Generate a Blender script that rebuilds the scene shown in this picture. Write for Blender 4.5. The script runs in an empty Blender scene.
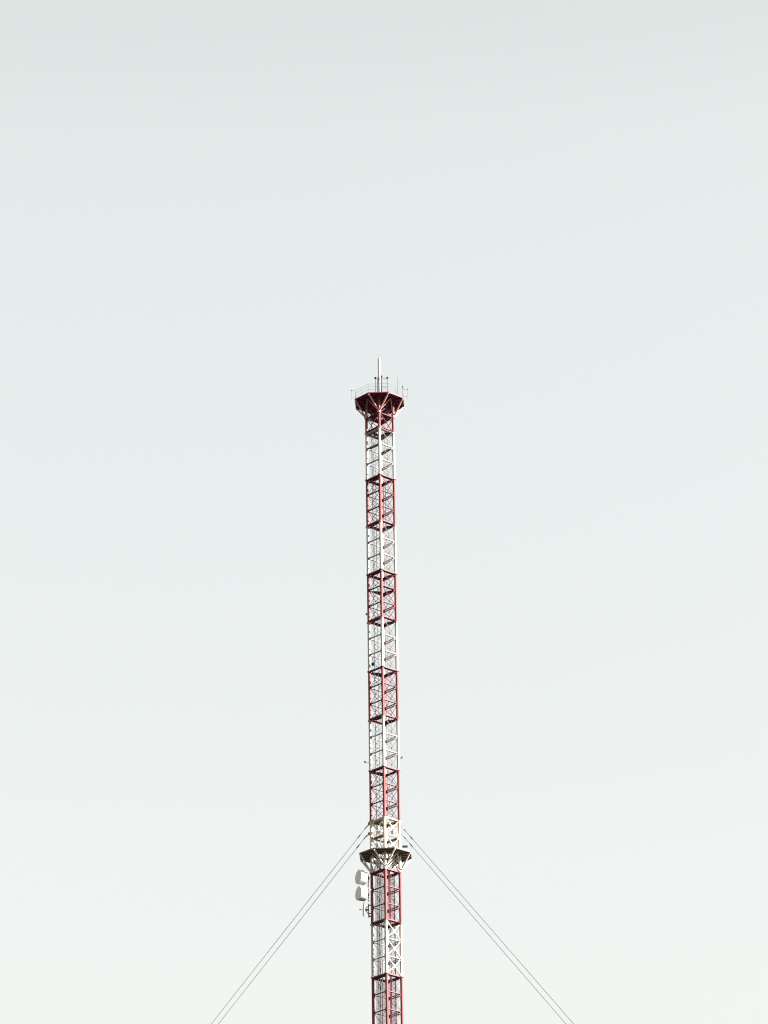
import bpy, math, random
from mathutils import Vector, Matrix
random.seed(7)
R = math.radians
sc = bpy.context.scene
COL = sc.collection

# ------------------------------------------------------------------ mesh helpers
class MB:
    """Collects shapes; build() links them as ONE mesh object."""
    def __init__(self):
        self.v, self.f, self.s, self.mi = [], [], [], []
        self.m = 0

    def _add(self, vs, fs, smooth):
        o = len(self.v)
        self.v += [tuple(p) for p in vs]
        for f, s in zip(fs, smooth):
            self.f.append([o + i for i in f]); self.s.append(s); self.mi.append(self.m)

    def tube(self, a, b, r0, r1=None, n=10, caps=True):
        a, b = Vector(a), Vector(b)
        r1 = r0 if r1 is None else r1
        d = (b - a).normalized()
        u = d.orthogonal().normalized(); w = d.cross(u)
        vs, fs, sm = [], [], []
        for k in range(n):
            t = 2 * math.pi * k / n
            e = u * math.cos(t) + w * math.sin(t)
            vs += [a + e * r0, b + e * r1]
        for k in range(n):
            i, j = 2 * k, 2 * ((k + 1) % n)
            fs.append([i, j, j + 1, i + 1]); sm.append(True)
        if caps:
            fs.append([2 * k for k in range(n)][::-1]); sm.append(False)
            fs.append([2 * k + 1 for k in range(n)]); sm.append(False)
        self._add(vs, fs, sm)

    def beam(self, a, b, w, h, up=(0, 0, 1)):
        a, b, up = Vector(a), Vector(b), Vector(up)
        d = (b - a).normalized()
        s = d.cross(up)
        if s.length < 1e-4: s = d.orthogonal()
        s.normalize(); t = s.cross(d).normalized()
        vs = []
        for p in (a, b):
            for x, y in ((-1, -1), (1, -1), (1, 1), (-1, 1)):
                vs.append(p + s * (x * w / 2) + t * (y * h / 2))
        fs = [[0, 1, 2, 3][::-1], [4, 5, 6, 7], [0, 1, 5, 4], [1, 2, 6, 5], [2, 3, 7, 6], [3, 0, 4, 7]]
        self._add(vs, fs, [False] * 6)

    def angle(self, a, b, w, up=(0, 0, 1), t=0.02):
        """rolled angle section: two thin legs at right angles"""
        a, b, up = Vector(a), Vector(b), Vector(up)
        d = (b - a).normalized(); s = d.cross(up).normalized(); q = s.cross(d).normalized()
        self.beam(a + q * (w / 2), b + q * (w / 2), t, w, q)
        self.beam(a + s * (w / 2 + t / 2), b + s * (w / 2 + t / 2), w, t, q)

    def prism(self, pts, z0, z1):
        n = len(pts)
        vs = [(x, y, z0) for x, y in pts] + [(x, y, z1) for x, y in pts]
        fs = [list(range(n))[::-1], list(range(n, 2 * n))]
        fs += [[i, (i + 1) % n, n + (i + 1) % n, n + i] for i in range(n)]
        self._add(vs, fs, [False] * len(fs))

    def lathe(self, prof, n=40, axis=None, origin=(0, 0, 0)):
        """prof = (distance along axis, radius) pairs, spun round the axis"""
        ax = Vector(axis or (0, 0, 1)).normalized(); o = Vector(origin)
        u = ax.cross(Vector((0, 0, 1)))
        u = u.normalized() if u.length > 1e-3 else Vector((1, 0, 0))
        w = ax.cross(u)
        vs, fs, sm = [], [], []
        for d, r in prof:
            for k in range(n):
                t = 2 * math.pi * k / n
                vs.append(o + ax * d + (u * math.cos(t) + w * math.sin(t)) * r)
        for i in range(len(prof) - 1):
            for k in range(n):
                j = (k + 1) % n
                fs.append([i * n + k, i * n + j, (i + 1) * n + j, (i + 1) * n + k]); sm.append(True)
        fs.append(list(range(n))[::-1]); sm.append(False)
        fs.append([(len(prof) - 1) * n + k for k in range(n)]); sm.append(False)
        self._add(vs, fs, sm)

    def build(self, name, mats, parent=None, label=None):
        me = bpy.data.meshes.new(name)
        me.from_pydata(self.v, [], self.f)
        me.polygons.foreach_set('use_smooth', self.s)
        for m in (mats if isinstance(mats, (list, tuple)) else [mats]):
            me.materials.append(m)
        me.polygons.foreach_set('material_index', self.mi)
        me.update()
        # sharp edges wherever a smooth wall meets a flat cap or turns hard
        me.set_sharp_from_angle(angle=R(48))
        o = bpy.data.objects.new(name, me); COL.objects.link(o)
        if parent is not None: o.parent = parent
        if label: o['label'] = label
        return o

def thing(name, label, cat, loc=(0, 0, 0), group=None):
    o = bpy.data.objects.new(name, None); COL.objects.link(o)
    o.location = loc; o.empty_display_size = .2
    o['label'] = label; o['category'] = cat
    if group: o['group'] = group
    return o

# ------------------------------------------------------------------ materials
def paint(name, base, worn, rust=(.13, .06, .035), rough=.5, wear=.5, rust_amt=.62, metal=0.0, scale=1.0, spec=.12):
    """weathered coat: slow fading, rain streaks down the steel, rust at random spots"""
    m = bpy.data.materials.new(name); m.use_nodes = True
    nt = m.node_tree; N, L = nt.nodes, nt.links
    b = N['Principled BSDF']
    tc = N.new('ShaderNodeTexCoord')
    mp = N.new('ShaderNodeMapping'); mp.inputs['Scale'].default_value = (4 * scale, 4 * scale, .5 * scale)
    L.new(tc.outputs['Object'], mp.inputs[0])
    n1 = N.new('ShaderNodeTexNoise'); n1.inputs['Scale'].default_value = 1.0; n1.inputs['Detail'].default_value = 5
    L.new(mp.outputs[0], n1.inputs['Vector'])
    n2 = N.new('ShaderNodeTexNoise'); n2.inputs['Scale'].default_value = 2.6 * scale; n2.inputs['Detail'].default_value = 6
    L.new(tc.outputs['Object'], n2.inputs['Vector'])
    r1 = N.new('ShaderNodeMapRange'); r1.inputs[1].default_value = .35; r1.inputs[2].default_value = .7
    r1.inputs[4].default_value = wear
    L.new(n1.outputs['Fac'], r1.inputs[0])
    mx = N.new('ShaderNodeMix'); mx.data_type = 'RGBA'
    mx.inputs[6].default_value = (*base, 1); mx.inputs[7].default_value = (*worn, 1)
    L.new(r1.outputs[0], mx.inputs[0])
    r2 = N.new('ShaderNodeMapRange'); r2.inputs[1].default_value = rust_amt; r2.inputs[2].default_value = rust_amt + .12
    L.new(n2.outputs['Fac'], r2.inputs[0])
    mx2 = N.new('ShaderNodeMix'); mx2.data_type = 'RGBA'; mx2.inputs[7].default_value = (*rust, 1)
    L.new(mx.outputs[2], mx2.inputs[6]); L.new(r2.outputs[0], mx2.inputs[0])
    L.new(mx2.outputs[2], b.inputs['Base Color'])
    b.inputs['Roughness'].default_value = rough; b.inputs['Metallic'].default_value = metal
    b.inputs['Specular IOR Level'].default_value = spec
    return m

RED = paint('red_paint', (.105, .025, .026), (.14, .042, .040), rust=(.07, .022, .026), rust_amt=.66, wear=.8, rough=.65, spec=.25)
SHADED_RED = paint('shaded_red_paint', (.098, .013, .036), (.115, .022, .044), rust=(.04, .014, .018), rust_amt=.66, wear=.8, rough=.7)  # red darkened to paint in shade on bracing, racks, floors and deck
LIT_RED = paint('lit_red_paint', (.36, .175, .16), (.40, .22, .20), rust=(.08, .03, .03), rust_amt=.68, wear=.8, rough=.7)  # red lightened to paint sunlight onto the upper platform's struts
CREAM = paint('cream_paint', (.50, .45, .395), (.40, .355, .31), rust_amt=.68, wear=.7, rough=.7)
WHITE = paint('white_paint', (.37, .335, .315), (.30, .27, .255), rust_amt=.70, wear=.7)
GREY = paint('weathered_steel', (.135, .108, .095), (.09, .072, .064), wear=.8, rust_amt=.62)
GALV = paint('galvanised_steel', (.42, .43, .44), (.34, .34, .35), rough=.45, metal=.3, rust_amt=.8)
DARK = paint('dark_steel', (.022, .021, .022), (.035, .033, .033), rust_amt=.75)
CABLE = paint('cable_jacket', (.022, .022, .026), (.035, .034, .037), rust=(.05, .045, .04), rust_amt=.75, rough=.6)
TRAY = paint('lilac_grey_tray', (.40, .34, .40), (.32, .27, .32), rust_amt=.75)
DRUM = paint('white_dish_shell', (.36, .35, .335), (.32, .31, .30), rust=(.28, .27, .26), rust_amt=.75, scale=.5)
RADOME = paint('grey_radome', (.60, .57, .60), (.54, .51, .54), rust=(.52, .50, .52), rust_amt=.7, rough=.7)
WIRE = paint('guy_wire_steel', (.035, .037, .039), (.05, .05, .05), rust_amt=.8)
RODS = paint('brace_rod_steel', (.10, .09, .10), (.13, .11, .12), rust_amt=.75)
RAIL = paint('railing_steel', (.050, .050, .053), (.07, .07, .07), rust_amt=.8)
LAMP = paint('dark_lamp_glass', (.025, .006, .006), (.03, .008, .008), rust=(.02, .01, .01), rust_amt=.8, rough=.5)

# ------------------------------------------------------------------ mast dimensions (metres)
S, BAY = 6.75, 2.25
J2 = 189.37
def J(i): return J2 - (i - 2) * S
HD = 1.765                                 # centre to leg
TURN = R(-2.38)
CORN = {}
for nm, a in (('left', math.pi), ('near', -math.pi / 2), ('right', 0.0), ('back', math.pi / 2)):
    CORN[nm] = Vector((HD * math.cos(a + TURN), HD * math.sin(a + TURN), 0))
FACES = {'fl': ('left', 'near'), 'fr': ('near', 'right'), 'br': ('right', 'back'), 'bl': ('back', 'left')}
LEG_R = .18
def at(c, z): return Vector((c.x, c.y, z))
def rot(x, y): # local square coords -> world
    return (x * math.cos(TURN) - y * math.sin(TURN), x * math.sin(TURN) + y * math.cos(TURN))

mast = thing('lattice_mast', 'tall slender red and white banded square lattice mast with two octagonal platforms', 'radio mast')

def leg_mb(c, z0, z1, bays):
    m = MB()
    m.tube(at(c, z0), at(c, z1), LEG_R, n=16)
    m.tube(at(c, z0 - .0), at(c, z0 + .07), .27, n=16)          # flange plates at the joint
    m.tube(at(c, z1 - .07), at(c, z1 - .002), .27, n=16)
    nrm = Vector((c.x, c.y, 0)).normalized()
    for q in range(10):                                          # flange bolts
        t = 2 * math.pi * q / 10
        p = Vector((c.x + .22 * math.cos(t), c.y + .22 * math.sin(t), z0 + .05))
        m.tube(p, p + Vector((0, 0, .07)), .02, n=6)
    for k in range(bays + 1):                                    # gusset plates where the braces land
        z = z0 + k * (z1 - z0) / bays
        za, zb = max(z - .22, z0 + .09), min(z + .22, z1 - .09)
        for oc in CORN.values():
            d = Vector((oc.x - c.x, oc.y - c.y, 0))
            if d.length < .1 or d.length > 3: continue
            d.normalize()
            m.beam(at(c, (za + zb) / 2) + d * (LEG_R - .02), at(c, (za + zb) / 2) + d * (LEG_R + .15), .03, zb - za)
    return m

def girder(m, a, b, z, kind, w=.12):
    d = (b - a); d.z = 0; d.normalize()
    A = at(a, z) + d * (LEG_R * .9); B = at(b, z) - d * (LEG_R * .9)
    if kind == 'single':
        m.angle(A, B, w)
        m.beam(A + Vector((0, 0, -.04)), B + Vector((0, 0, -.04)), .05, .05)
    elif kind == 'flat':                                         # flat bar lying on its side
        m.beam(A, B, w * 1.5, .04); m.beam(A + Vector((0, 0, .035)), B + Vector((0, 0, .035)), .03, .03)
    else:                                                        # laced double girder
        g = Vector((0, 0, .13))
        m.beam(A + g, B + g, .12, .10); m.beam(A - g, B - g, .12, .10)
        n = 6
        for i in range(n):
            p = A.lerp(B, i / n); q = A.lerp(B, (i + 1) / n)
            m.beam(p - g * .7, q + g * .7, .03, .035) if i % 2 == 0 else m.beam(p + g * .7, q - g * .7, .03, .035)

def ring_floor(z, widths):
    """chequer-plate walkway ring round the inside of the square"""
    m = MB()
    for fc, (a, b) in FACES.items():
        w = widths.get(fc, 0)
        if not w: continue
        A, B = CORN[a], CORN[b]
        d = (B - A).normalized(); inn = -((A + B) / 2).normalized()
        p0, p1 = A + d * .12, B - d * .12
        p2, p3 = p1 + inn * w - d * min(w, .9) * .9, p0 + inn * w + d * min(w, .9) * .9
        m.prism([(p.x, p.y) for p in (p0, p1, p2, p3)], z - .02, z + .02)
        for k in range(1, 4):                                    # stiffener angles under the plate
            q = p0.lerp(p1, k / 4)
            m.beam(at(q + inn * .1, z - .06), at(q + inn * w * .92, z - .06), .05, .075)
    return m

def section(i, z0, z1, mat, colour, bays=3, rod=.034, heavy=None, joints=(False, False), mid_floor=None, tint=None, jmat=None):
    sub = SHADED_RED if mat is RED else mat  # inner members of red bands carry shade in their colour
    jmat = jmat or sub
    s = bpy.data.objects.new('mast_section', None); COL.objects.link(s); s.parent = mast
    s.location = (0, 0, z0); s.empty_display_size = .2
    s['label'] = colour + ' painted length of lattice'
    base = z0; z1 -= z0; z0 = 0.0
    for k in range(bays + 1):
        z = z0 + k * (z1 - z0) / bays
        edge = k in (0, bays)
        if k == 0 and not joints[0]: continue
        if k == bays and not joints[1]: continue
        if k == 0: z += .12
        if k == bays: z -= .12
        m = MB()
        for fc, (a, b) in FACES.items():
            if edge:
                girder(m, CORN[a], CORN[b], z, 'single', .24)
            else:
                girder(m, CORN[a], CORN[b], z, {'br': 'double', 'fr': 'single'}.get(fc, 'flat'), {'fl': .19, 'fr': .11}.get(fc, .13))
        m.build('girder_ring', mat, s)
    for nm, c in CORN.items():
        leg_mb(c, z0 + .001, z1 - .001, bays).build('leg', mat, s)
    for fc, (a, b) in FACES.items():
        mb = MB()
        A, B = CORN[a], CORN[b]; d = (B - A).normalized()
        out = ((A + B) / 2).normalized()
        for k in range(bays):
            za = z0 + k * (z1 - z0) / bays + .16; zb = z0 + (k + 1) * (z1 - z0) / bays - .16
            pa, pb = A + d * .2, B - d * .2
            rr = rod * (.55 if (i >= 10 and fc != 'fr') or (mat is WHITE and fc != 'fr') else 1)
            if heavy and fc in heavy:
                w = heavy[fc]
                mb.beam(at(pa, za), at(pb, zb), .07, w, out); mb.beam(at(pa, zb) + out * .075, at(pb, za) + out * .075, .07, w, out)
                mid = (at(pa, za) + at(pb, zb)) / 2 + out * .04
                mb.beam(mid - d * .2, mid + d * .2, .16, .4, Vector((0, 0, 1)))
            else:
                mb.tube(at(pa, za), at(pb, zb), rr, n=6); mb.tube(at(pa, zb) + out * .06, at(pb, za) + out * .06, rr, n=6)
                mid = (at(pa, za) + at(pb, zb)) / 2 + out * .03
                mb.tube(mid - out * .04, mid + out * .04, .075, n=10)          # tension ring at the crossing
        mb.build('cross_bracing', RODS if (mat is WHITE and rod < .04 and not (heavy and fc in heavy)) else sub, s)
    if i >= 10:
        spots = [(-1.16, -.15, .17), (-.52, .55, .17), (.76, .5, .2), (.4, -.75, .1)] if mat is RED else [(-1.1, -.2, .14), (.74, .5, .14)]
    else:
        spots = [(-.78, .35, .13), (.5, .45, .13)] if i in (1, 2, 3) else []
    if i > 0:
        for x, y, hw in spots:                                   # slotted racks for the feeders, painted with the band, red ones darkened as if shaded
            mb = MB()
            for q in ((-hw, -hw * .33, hw * .33, hw) if i >= 10 else (-hw, hw)): mb.beam((x + q, y, z0 + .02), (x + q, y, z1 - .02), .045, .05, (0, 1, 0))
            zz = z0 + .3
            while zz < z1:
                mb.beam((x - hw, y, zz), (x + hw, y, zz), .03, .035); zz += 1.05
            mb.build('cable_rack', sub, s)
    for k, wd in enumerate((joints[0], joints[1])):
        if wd:
            zz = z0 + .03 if k == 0 else z1 - .03
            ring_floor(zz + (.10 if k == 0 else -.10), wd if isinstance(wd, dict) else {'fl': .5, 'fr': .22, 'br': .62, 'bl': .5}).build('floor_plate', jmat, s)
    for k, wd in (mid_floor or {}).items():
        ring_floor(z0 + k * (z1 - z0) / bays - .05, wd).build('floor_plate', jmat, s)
    return s

# top red length between the first joint and the deck of the upper platform
DECK1, DECK2 = J(1) + 2 * BAY, J(10) + BAY
full = {'fl': .75, 'fr': .75, 'br': .75, 'bl': .75}
section(0, J(1), DECK1 - .1, RED, 'red', bays=2, rod=.05, heavy=None, joints=({'fl': .7, 'fr': .3, 'br': .6, 'bl': .7}, False),
        mid_floor={1: full})
section(1, J(2), J(1), WHITE, 'white', mid_floor={2: {'fl': .35, 'br': .5}}, joints=(False, True), jmat=GREY)
section(2, J(3), J(2), RED, 'red', joints=(True, {'fl': .8, 'bl': .5, 'br': .5, 'fr': .25}))
section(3, J(4), J(3), WHITE, 'white')
section(4, J(5), J(4), RED, 'red', joints=(True, True), mid_floor={2: {'bl': .8, 'br': .6, 'fr': .2}})
section(5, J(6), J(5), WHITE, 'white')
section(6, J(7), J(6), RED, 'red', joints=({'fl': .7, 'br': .8, 'bl': .3}, {'bl': .8, 'br': .6, 'fr': .2}))
section(7, J(8), J(7), WHITE, 'white')
section(8, J(9), J(8), RED, 'red', joints=(False, {'bl': .75, 'br': .45, 'fr': .2, 'fl': .3}))
section(9, J(10), J(9), CREAM, 'cream', rod=.06, heavy={'fr': .17, 'fl': .13, 'br': .12, 'bl': .12},
        joints=(False, {'fl': .8, 'fr': .2, 'br': .6, 'bl': .8}), mid_floor={2: {'fl': .5, 'bl': .5, 'br': .4}}, jmat=GREY)
section(10, J(11), J(10), RED, 'red', rod=.03, joints=(True, {'fl': .35, 'br': .55, 'bl': .3, 'fr': .2}))
section(11, J(12), J(11), WHITE, 'white', rod=.03, heavy={'fr': .13})
section(12, J(13), J(12), RED, 'red', rod=.03, joints=(True, True))
section(13, J(14), J(13), WHITE, 'white', rod=.03, heavy={'fr': .13})
section(14, J(15), J(14), RED, 'red', rod=.05, joints=(True, True))

# the rest of the shaft down to the ground, below the picture
low = MB(); zt = J(15); i = 0
while zt > .6:
    zb = max(zt - S, .5); low.m = i % 2
    nb = max(1, round((zt - zb) / BAY))
    for c in CORN.values(): low.tube(at(c, zb), at(c, zt - .002), LEG_R, n=12)
    for k in range(nb):
        za, zc = zb + k * (zt - zb) / nb, zb + (k + 1) * (zt - zb) / nb
        for a, b in FACES.values():
            girder(low, CORN[a], CORN[b], za + .1, 'single', .14)
            low.tube(at(CORN[a], za + .15), at(CORN[b], zc - .15), .045, n=6)
    zt = zb; i += 1
low.build('lower_shaft', [WHITE, RED], mast)
fb = MB(); fb.prism([rot(3, -3), rot(3, 3), rot(-3, 3), rot(-3, -3)], -.4, .5)
fb.build('foundation', paint('concrete', (.34, .33, .31), (.27, .26, .24), rust=(.2, .19, .17)), mast)

# inside the shaft: ladder and feeder cables, running the whole height
lad = MB()
lx, ly = .78, .12
for s in (-.2, .2):
    lad.beam((lx + s, ly, 2), (lx + s, ly, DECK1), .035, .055, (0, 1, 0))
z = 90.0
while z < DECK1:
    lad.tube((lx - .2, ly, z), (lx + .2, ly, z), .014, n=5); z += .33
lad.build('ladder', GALV, mast)
def cable(x, y, z0, z1, r, mat=CABLE, name='feeder_cable'):
    m = MB(); m.tube((x, y, z0), (x, y, z1), r, n=8); m.build(name, mat, mast)
cable(-1.08, .05, 2, DECK1, .04)
cable(-.62, -.35, 2, J(2) - .4, .03)
cable(.34, .62, 2, DECK1, .03)
for x, y, r in ((-.84, .25, .07), (-.6, -.3, .055), (-.22, .3, .045), (1.04, .28, .06), (.5, -.15, .045)):
    cable(x, y, 2, J(10) + .6, r)

# ------------------------------------------------------------------ octagonal platforms
APO = 3.2
CR = APO / math.cos(R(22.5))
OCT = [(CR * math.cos(R(22.5 + 45 * k) + TURN), CR * math.sin(R(22.5 + 45 * k) + TURN)) for k in range(8)]

def platform(z, mat, under, strut_mat, label, railing, hole):
    m = MB()
    # planked deck: eight wedges between an inner square (the shaft) and the rim
    inner = [(x * .30, y * .30) for x, y in OCT] if hole else None
    if hole:
        for k in range(8):
            a, b = OCT[k], OCT[(k + 1) % 8]; c, d = inner[(k + 1) % 8], inner[k]
            m.prism([tuple(Vector(p) * .985) for p in (a, b)] + [c, d], z - .03, z + .03)
    else:
        m.prism([tuple(Vector(p) * .985) for p in OCT], z - .03, z + .03)
    for k in range(8):                                           # radial joists and two rings of purlins below the plate
        o = Vector((*OCT[k], 0)); n_ = Vector((*OCT[(k + 1) % 8], 0))
        m.beam(at(o * .32, z - .12), at(o * .97, z - .12), .09, .16)
        e = (o + n_) / 2
        m.beam(at(e * .45, z - .10), at(e * .98, z - .10), .06, .12)
        for f_ in (.55, .78):
            m.beam(at(o * f_, z - .085), at(n_ * f_, z - .085), .05, .09)
    p = m.build('service_platform', under, mast, label=label)
    rm = MB()
    for k in range(8):
        a, b = Vector((*OCT[k], 0)), Vector((*OCT[(k + 1) % 8], 0))
        rm.beam(at(a, z - .04), at(b, z - .04), .07, .13)
    rm.build('rim_beam', mat, p)
    # fork struts from each leg, one bay below, to the two nearest rim corners
    zl = z - BAY + .1
    for nm, c in CORN.items():
        u = c.normalized()
        cs = sorted(OCT, key=lambda q: -(Vector((*q, 0)) @ u))[:2]
        for q in cs:
            sm = MB(); e = Vector((*q, 0)) * .97
            sm.tube(at(c * 1.05, zl), at(e, z - .17), .10, n=10)
            sm.tube(at(e, z - .3) + Vector((0, 0, .0)), at(e, z - .17), .12, n=10)
            sm.build('strut', strut_mat, p)
        sm = MB(); sm.tube(at(c * 1.02, zl - .18), at(c * 1.02, zl + .22), .25, n=14)
        sm.build('strut_collar', strut_mat, p)
    for a, b in FACES.values():                                  # knee braces inside the ring of struts
        A, B = CORN[a], CORN[b]
        sm = MB()
        e = (A + B) / 2 * 1.75
        sm.tube(at(A, zl + .1), at(e, z - .16), .05, n=8); sm.tube(at(B, zl + .1), at(e, z - .16), .05, n=8)
        sm.build('knee_brace', strut_mat, p)
    if railing:
        rl = MB()
        for k in range(8):
            a, b = Vector((*OCT[k], 0)) * .985, Vector((*OCT[(k + 1) % 8], 0)) * .985
            for f_ in (0, .5):
                q = a.lerp(b, f_); rl.tube(at(q, z + .03), at(q, z + 1.25), .018, n=6)
            for h in (.45, .85, 1.25):
                rl.tube(at(a, z + h), at(b, z + h), .014, n=6)
        rl.build('railing', railing, p)
    return p

platform(DECK1, RED, SHADED_RED, LIT_RED, 'dark red octagonal platform with a thin railing', RAIL, False)  # deck colour holds painted shade, strut colour painted sunlight
platform(DECK2, GREY, GREY, CREAM, 'weathered brown-grey octagonal platform on cream struts', None, True)

# ------------------------------------------------------------------ what stands on the upper platform
zt = DECK1 + .03
tp = thing('top_pole', 'thick white pole standing upright at the very top of the mast', 'antenna pole', (0, -.02, zt))
m = MB(); m.tube((0, 0, 0), (0, 0, 6.5), .165, .15, n=16); m.tube((0, 0, 6.5), (0, 0, 6.62), .15, .06, n=16)
m.build('pole', WHITE, tp)
m = MB(); m.tube((0, 0, 0), (0, 0, .06), .36, n=18); m.tube((0, 0, .06), (0, 0, 1.1), .21, n=16)
for k in range(8):
    t = math.pi * k / 4; m.tube((.29 * math.cos(t), .29 * math.sin(t), .06), (.29 * math.cos(t), .29 * math.sin(t), .13), .03, n=6)
m.build('base_flange', RED, tp)
m = MB(); m.tube((0, 0, 6.62), (0, 0, 6.95), .018, n=6); m.build('lightning_rod', DARK, tp)

ls = thing('lamp_stand', 'dark frame of thin posts with small box lamps beside the thick white pole', 'lamp stand', (0, 0, zt))
m = MB()
for x, y, r in ((-.52, .1, .03), (-.22, -.35, .05), (.29, -.3, .095), (1.08, .1, .03)):
    m.tube((x, y, 0), (x, y, 3.55), r, n=8)
m.beam((-.52, .1, 3.50), (-.22, -.35, 3.50), .05, .05); m.beam((.29, -.3, 3.52), (1.08, .1, 3.52), .05, .06)
for h in (1.2, 2.3): m.beam((-.52, .1, h), (1.08, .1, h), .03, .03)
m.build('post_frame', DARK, ls)
for x, y in ((-.52, .1), (.29, -.3), (1.08, .1)):
    m = MB(); m.beam((x - .12, y, 3.70), (x + .12, y, 3.70), .18, .2); m.tube((x, y, 3.55), (x, y, 3.6), .06, n=8)
    m.tube((x, y - .09, 3.70), (x, y - .12, 3.70), .06, n=10)
    m.build('lamp_box', DARK, ls)

def whip(x, y, z, h, r, label):
    t = thing('whip_antenna', label, 'antenna', (x, y, z), 'thin rod antennas round the top platform')
    m = MB(); m.tube((0, 0, 0), (0, 0, h), r, r * .6, n=8); m.build('rod', DARK, t)
    m = MB(); m.tube((0, 0, 0), (0, 0, .35), r * 2.2, n=8); m.build('mount', DARK, t)
    return t
whip(2.47, 1.4, zt, 4.35, .035, 'tallest thin dark whip antenna standing behind the top platform railing right of the pole')
w = whip(3.12, -.95, zt, 1.95, .05, 'short dark rod antenna with a small box on the top platform railing at right')
m = MB(); m.beam((0, 0, 1.6), (0, 0, 1.95), .12, .12, (0, 1, 0)); m.build('housing', DARK, w)

def dipole(x, y, z, side, label):
    t = thing('dipole_antenna', label, 'antenna', (x, y, z), 'dipoles held out beside the top platform')
    m = MB(); m.tube((0, 0, -.85), (0, 0, .75), .017, n=8); m.build('rod', RAIL, t)
    m = MB()
    for h in (-.4, .65): m.tube((0, 0, h), (-side * .62, 0, h), .015, n=6)
    m.build('arm', RAIL, t)
    m = MB(); m.beam((0, 0, .62), (0, 0, .74), .09, .09, (0, 1, 0)); m.build('clamp', DARK, t)
    return t
dipole(3.76, -.2, 201.75, 1, 'thin vertical dipole held out past the right edge of the top platform')
dipole(-3.72, -.2, 201.7, -1, 'thin vertical dipole held out past the left edge of the top platform')

# ------------------------------------------------------------------ guy wires
guys = [((-2.159, .09, 141.719), (-21.717, .91, 116.52), 'outer of the two guy wires running down to the left from above the lower platform'),
        ((-2.299, .096, 140.402), (-20.842, .874, 116.497), 'inner of the two guy wires running down to the left, just under its neighbour'),
        ((2.113, -.089, 141.333), (22.762, -.954, 115.383), 'outer of the two guy wires running down to the right from above the lower platform'),
        ((2.098, -.088, 140.343), (21.81, -.914, 115.407), 'inner of the two guy wires running down to the right, just under its neighbour')]
for a, b, lab in guys:
    a, b = Vector(a), Vector(b)
    side = 1 if a.x > 0 else -1
    d = (b - a).normalized()
    start = Vector((side * (HD + .18), -side * .075, a.z + .15)) 
    end = a + d * (a.z / -d.z)
    t = thing('guy_wire', lab, 'guy wire', start, 'guy wires bracing the mast')
    m = MB(); n = 14
    pa = a - start; pb = end - start
    sag = lambda f: Vector((0, 0, 0))
    m.tube(pa, pb, .031, n=6); m.build('wire', WIRE, t)
    m = MB(); m.tube(Vector((0, 0, 0)), pa + d * .35, .07, n=8)
    m.beam(Vector((-side * .1, 0, 0)), Vector((side * .22, 0, 0)), .14, .34)
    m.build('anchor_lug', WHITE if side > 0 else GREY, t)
    m = MB(); m.tube(pa + d * 1.6, pa + d * 2.15, .075, n=8); m.tube(pa + d * .35, pa + d * .7, .06, n=8)
    m.build('insulator', WIRE, t)

# ------------------------------------------------------------------ dishes beside the left leg
AX = Vector((-.90, -.435, .03)).normalized()
rigp = thing('dish_pipe', 'grey vertical pipe bracketed off the left leg, carrying the two drum dishes', 'mounting pipe', (-2.2, -.85, 131.4))
m = MB(); m.tube((0, 0, 0), (0, 0, 3.5), .065, n=12); m.build('pipe', DARK, rigp)
for h in (.25, 1.7, 3.15):
    m = MB(); m.beam((0, 0, h), (.38, .86, h), .08, .09); m.beam((.0, 0, h - .07), (.0, 0, h + .07), .2, .2, (0, 1, 0))
    m.build('bracket', GALV, rigp)
def drum(zc, label):
    c = Vector((-3.41, -1.40, zc - .33))
    t = thing('drum_dish', label, 'dish antenna', c, 'drum dishes on the left of the mast')
    m = MB(); m.lathe([(-.93, .74), (-.90, .84), (-.82, .90), (-.04, .90), (.02, .915), (.02, .86)], n=48, axis=AX); m.build('shell', DRUM, t)
    m = MB(); m.lathe([(.022, .905), (.05, .90), (.075, .80), (.085, .45), (.088, .02)], n=48, axis=AX); m.build('radome', RADOME, t)
    m = MB(); b = AX * -.93
    m.tube(b, b - AX * .22, .3, n=16); tgt = Vector((-2.2, -.85, zc - .3)) - c
    m.tube(b - AX * .1, tgt, .075, n=8); m.beam(tgt + Vector((0, 0, -.2)), tgt + Vector((0, 0, .2)), .2, .2, (0, 1, 0))
    m.build('mount', DARK, t)
    return t
drum(134.76, 'white drum shaped dish with grey face, upper of the two beside the left leg')
drum(132.64, 'white drum shaped dish with grey face, lower of the two beside the left leg')

gd = thing('grid_dish', 'small dark dish seen edge-on with a feed arm, below the two white drum dishes', 'dish antenna', (-2.2, .08, 130.2))
m = MB(); c0 = Vector((-.50, -.08, .4)); ax = Vector((-1, -.12, .02)).normalized()
m.lathe([(-.04, .12), (.0, .35), (.05, .62), (.12, .92), (.145, .92), (.07, .62), (.02, .35), (.012, .02)], n=36, axis=ax, origin=c0)
m.build('reflector', GALV, gd)
m = MB(); m.tube(c0, c0 + ax * .55, .02, n=6); m.beam(c0 + ax * .50, c0 + ax * .64, .14, .15); m.build('feed', DARK, gd)
m = MB(); m.tube((0, 0, -.6), (0, 0, 1.2), .06, n=10)
m.beam((-.5, -.06, .4), (0, 0, .4), .1, .22); m.tube((-.4, -.06, .55), (.05, 0, .95), .05, n=6); m.tube((-.35, -.06, .3), (.2, 0, -.5), .05, n=6)
for h in (-.45, -.05, 1.0): m.beam((-.05, 0, h), (.36, 0, h), .1, .11)
m.build('bracket', DARK, gd)

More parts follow.
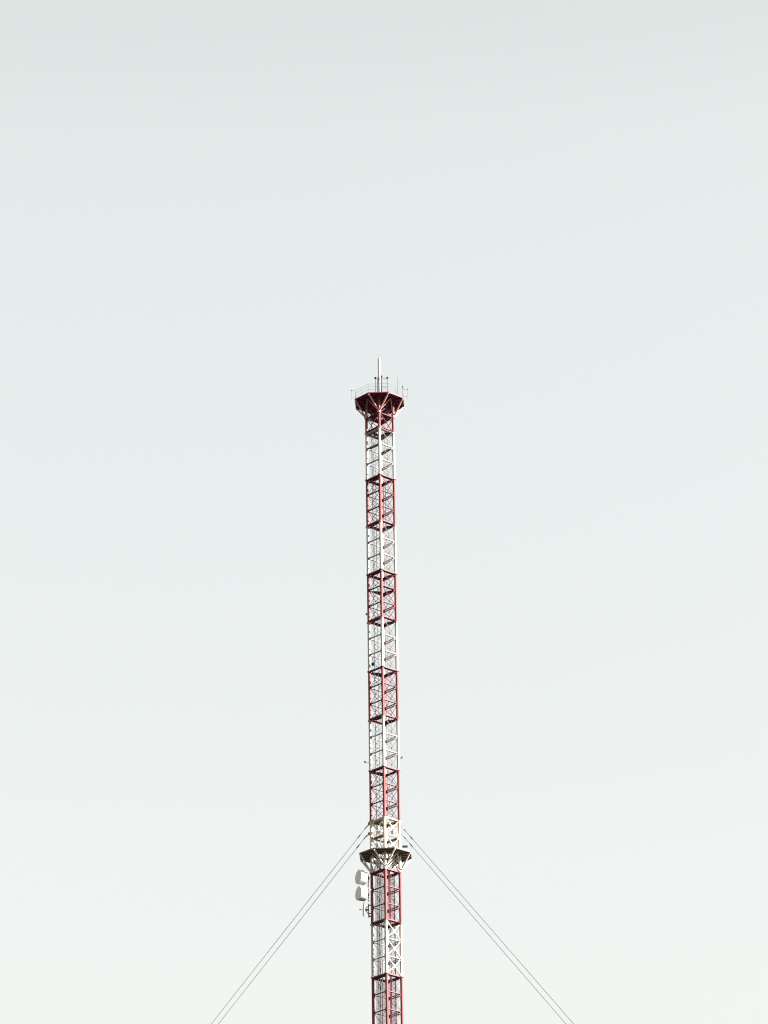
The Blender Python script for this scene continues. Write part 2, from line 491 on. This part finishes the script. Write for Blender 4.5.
# ------------------------------------------------------------------ small lamps on the shaft
def lamp(x, y, z, side, label, arm):
    t = thing('obstruction_lamp', label, 'warning lamp', (x, y, z), 'small warning lamps on the mast')
    m = MB(); m.tube((0, 0, -.08), (0, 0, .02), .10, n=12); m.lathe([(.02, .085), (.12, .085), (.17, .05), (.18, .02)], n=14); m.build('lens', LAMP, t)
    m = MB(); m.beam((0, 0, -.1), (-side * arm, 0, -.1), .05, .05); m.build('arm', DARK, t)
lamp(-2.46, .07, 150.1, -1, 'small warning lamp on an arm at the left leg, in the lowest full white band', .55)
lamp(2.24, -.07, 150.6, 1, 'small warning lamp on an arm at the right leg, in the lowest full white band', .33)
lamp(-2.06, .08, 170.35, -1, 'small warning lamp tight against the left leg of the red band midway up the mast', .16)
fl = thing('floodlight', 'round dark floodlight hung inside the left of the pale band midway up the mast', 'floodlight', (-1.25, -.2, 163.3))
m = MB(); m.lathe([(-.16, .10), (-.1, .2), (.1, .24), (.12, .21)], n=18, axis=(-.3, -.9, -.3)); m.build('housing', DARK, fl)
m = MB(); m.tube((0, 0, .15), (-.1, .0, .95), .025, n=6); m.tube((-.1, 0, .95), (.55, -.1, .95), .025, n=6); m.tube((-.1, 0, .95), (-.1, -.1, .3), .02, n=6); m.build('hanger', DARK, fl)
dl = thing('deck_lamp', 'flat dark lamp standing over the right edge of the lower platform', 'lamp', (2.45, .3, DECK2 + .03))
m = MB(); m.tube((0, 0, 0), (0, 0, 1.15), .035, n=8); m.build('post', GALV, dl)
m = MB(); m.beam((-.34, 0, 1.22), (.34, 0, 1.22), .26, .18); m.beam((-.3, -.02, 1.33), (.3, -.02, 1.33), .12, .04); m.build('housing', DARK, dl)

# ------------------------------------------------------------------ ground
g = MB(); n = 48; rings = [0, 60, 200, 700, 2500, 9000, 40000]
vs = [(0, 0, 0)]; fs = []
for r_ in rings[1:]:
    for k in range(n): vs.append((r_ * math.cos(2 * math.pi * k / n), r_ * math.sin(2 * math.pi * k / n), 0))
for k in range(n): fs.append([0, 1 + k, 1 + (k + 1) % n])
for i in range(len(rings) - 2):
    for k in range(n):
        a = 1 + i * n + k; b = 1 + i * n + (k + 1) % n; fs.append([a, a + n, b + n, b])
g._add(vs, fs, [False] * len(fs))
gm = paint('dark_forest_ground', (.028, .034, .026), (.040, .042, .034), rust=(.035, .034, .03), rough=.95, scale=.02, rust_amt=.6)
go = g.build('ground', gm); go['kind'] = 'structure'

# ------------------------------------------------------------------ daylight
AZ, EL = R(101), R(27)                    # compass angle from +Y towards +X
sd = Vector((math.sin(AZ) * math.cos(EL), math.cos(AZ) * math.cos(EL), math.sin(EL)))
sun = bpy.data.lights.new('sun', 'SUN'); sun.energy = 5.0; sun.angle = R(.5); sun.color = (1, .91, .83)
so = bpy.data.objects.new('sun', sun); COL.objects.link(so)
so.rotation_euler = sd.to_track_quat('Z', 'Y').to_euler(); so.location = sd * 300

w = bpy.data.worlds.new('World'); sc.world = w; w.use_nodes = True
N, L = w.node_tree.nodes, w.node_tree.links
bg = N['Background']
sky = N.new('ShaderNodeTexSky'); sky.sky_type = 'NISHITA'; sky.sun_disc = False
sky.sun_elevation = EL; sky.sun_rotation = AZ
sky.air_density = 1.0; sky.dust_density = 6.0; sky.ozone_density = 1.0; sky.altitude = 100
hs = N.new('ShaderNodeHueSaturation'); hs.inputs['Saturation'].default_value = .12
L.new(sky.outputs[0], hs.inputs['Color'])
# thin high overcast: a milky veil over the blue, whiter and warmer towards the horizon
tc = N.new('ShaderNodeTexCoord'); sx = N.new('ShaderNodeSeparateXYZ'); L.new(tc.outputs['Generated'], sx.inputs[0])
rp = N.new('ShaderNodeValToRGB'); L.new(sx.outputs['Z'], rp.inputs[0])
el = rp.color_ramp.elements
VEIL = [(0.0, (2.80, 2.74, 2.55)), (.276, (2.682, 2.727, 2.555)), (.345, (2.515, 2.685, 2.575)), (.407, (2.463, 2.64, 2.55)), (.473, (2.44, 2.61, 2.53)), (.505, (2.39, 2.555, 2.475)), (.53, (2.203, 2.368, 2.282)), (1.0, (1.7, 1.85, 1.8))]
while len(el) < len(VEIL): el.new(.5)
for e_, (p_, c_) in zip(el, VEIL):
    e_.position = p_; e_.color = (c_[0] / 3, c_[1] / 3, c_[2] / 3, 1)
v3 = N.new('ShaderNodeVectorMath'); v3.operation = 'SCALE'; v3.inputs['Scale'].default_value = 3.0
L.new(rp.outputs[0], v3.inputs[0])
veil = N.new('ShaderNodeMix'); veil.data_type = 'RGBA'; veil.inputs[0].default_value = .6
L.new(v3.outputs[0], veil.inputs[7])
L.new(hs.outputs[0], veil.inputs[6]); L.new(veil.outputs[2], bg.inputs['Color'])
bg.inputs['Strength'].default_value = .05

# ------------------------------------------------------------------ camera: long lens from 411 m away
P, YAW, ROLL, F, D = R(23.984), R(.05536), R(-.79168), 3441.34, 411.42
fw = Vector((math.sin(YAW) * math.cos(P), math.cos(YAW) * math.cos(P), math.sin(P)))
rt = Vector((math.cos(YAW), -math.sin(YAW), 0)); up = rt.cross(fw)
rx = rt * math.cos(ROLL) + up * math.sin(ROLL); uy = up * math.cos(ROLL) - rt * math.sin(ROLL)
cam = bpy.data.cameras.new('camera'); co = bpy.data.objects.new('camera', cam); COL.objects.link(co)
M = Matrix((rx, uy, -fw)).transposed().to_4x4(); M.translation = Vector((0, -D, 1.7))
co.matrix_world = M
cam.sensor_fit = 'VERTICAL'; cam.sensor_height = 36; cam.lens = F / 1024 * 36
cam.clip_start = .5; cam.clip_end = 100000
sc.camera = co
sc.view_settings.view_transform = 'Standard'; sc.view_settings.look = 'None'
sc.view_settings.gamma = 1; sc.view_settings.exposure = 2.76
sc.cycles.filter_width = 1.2
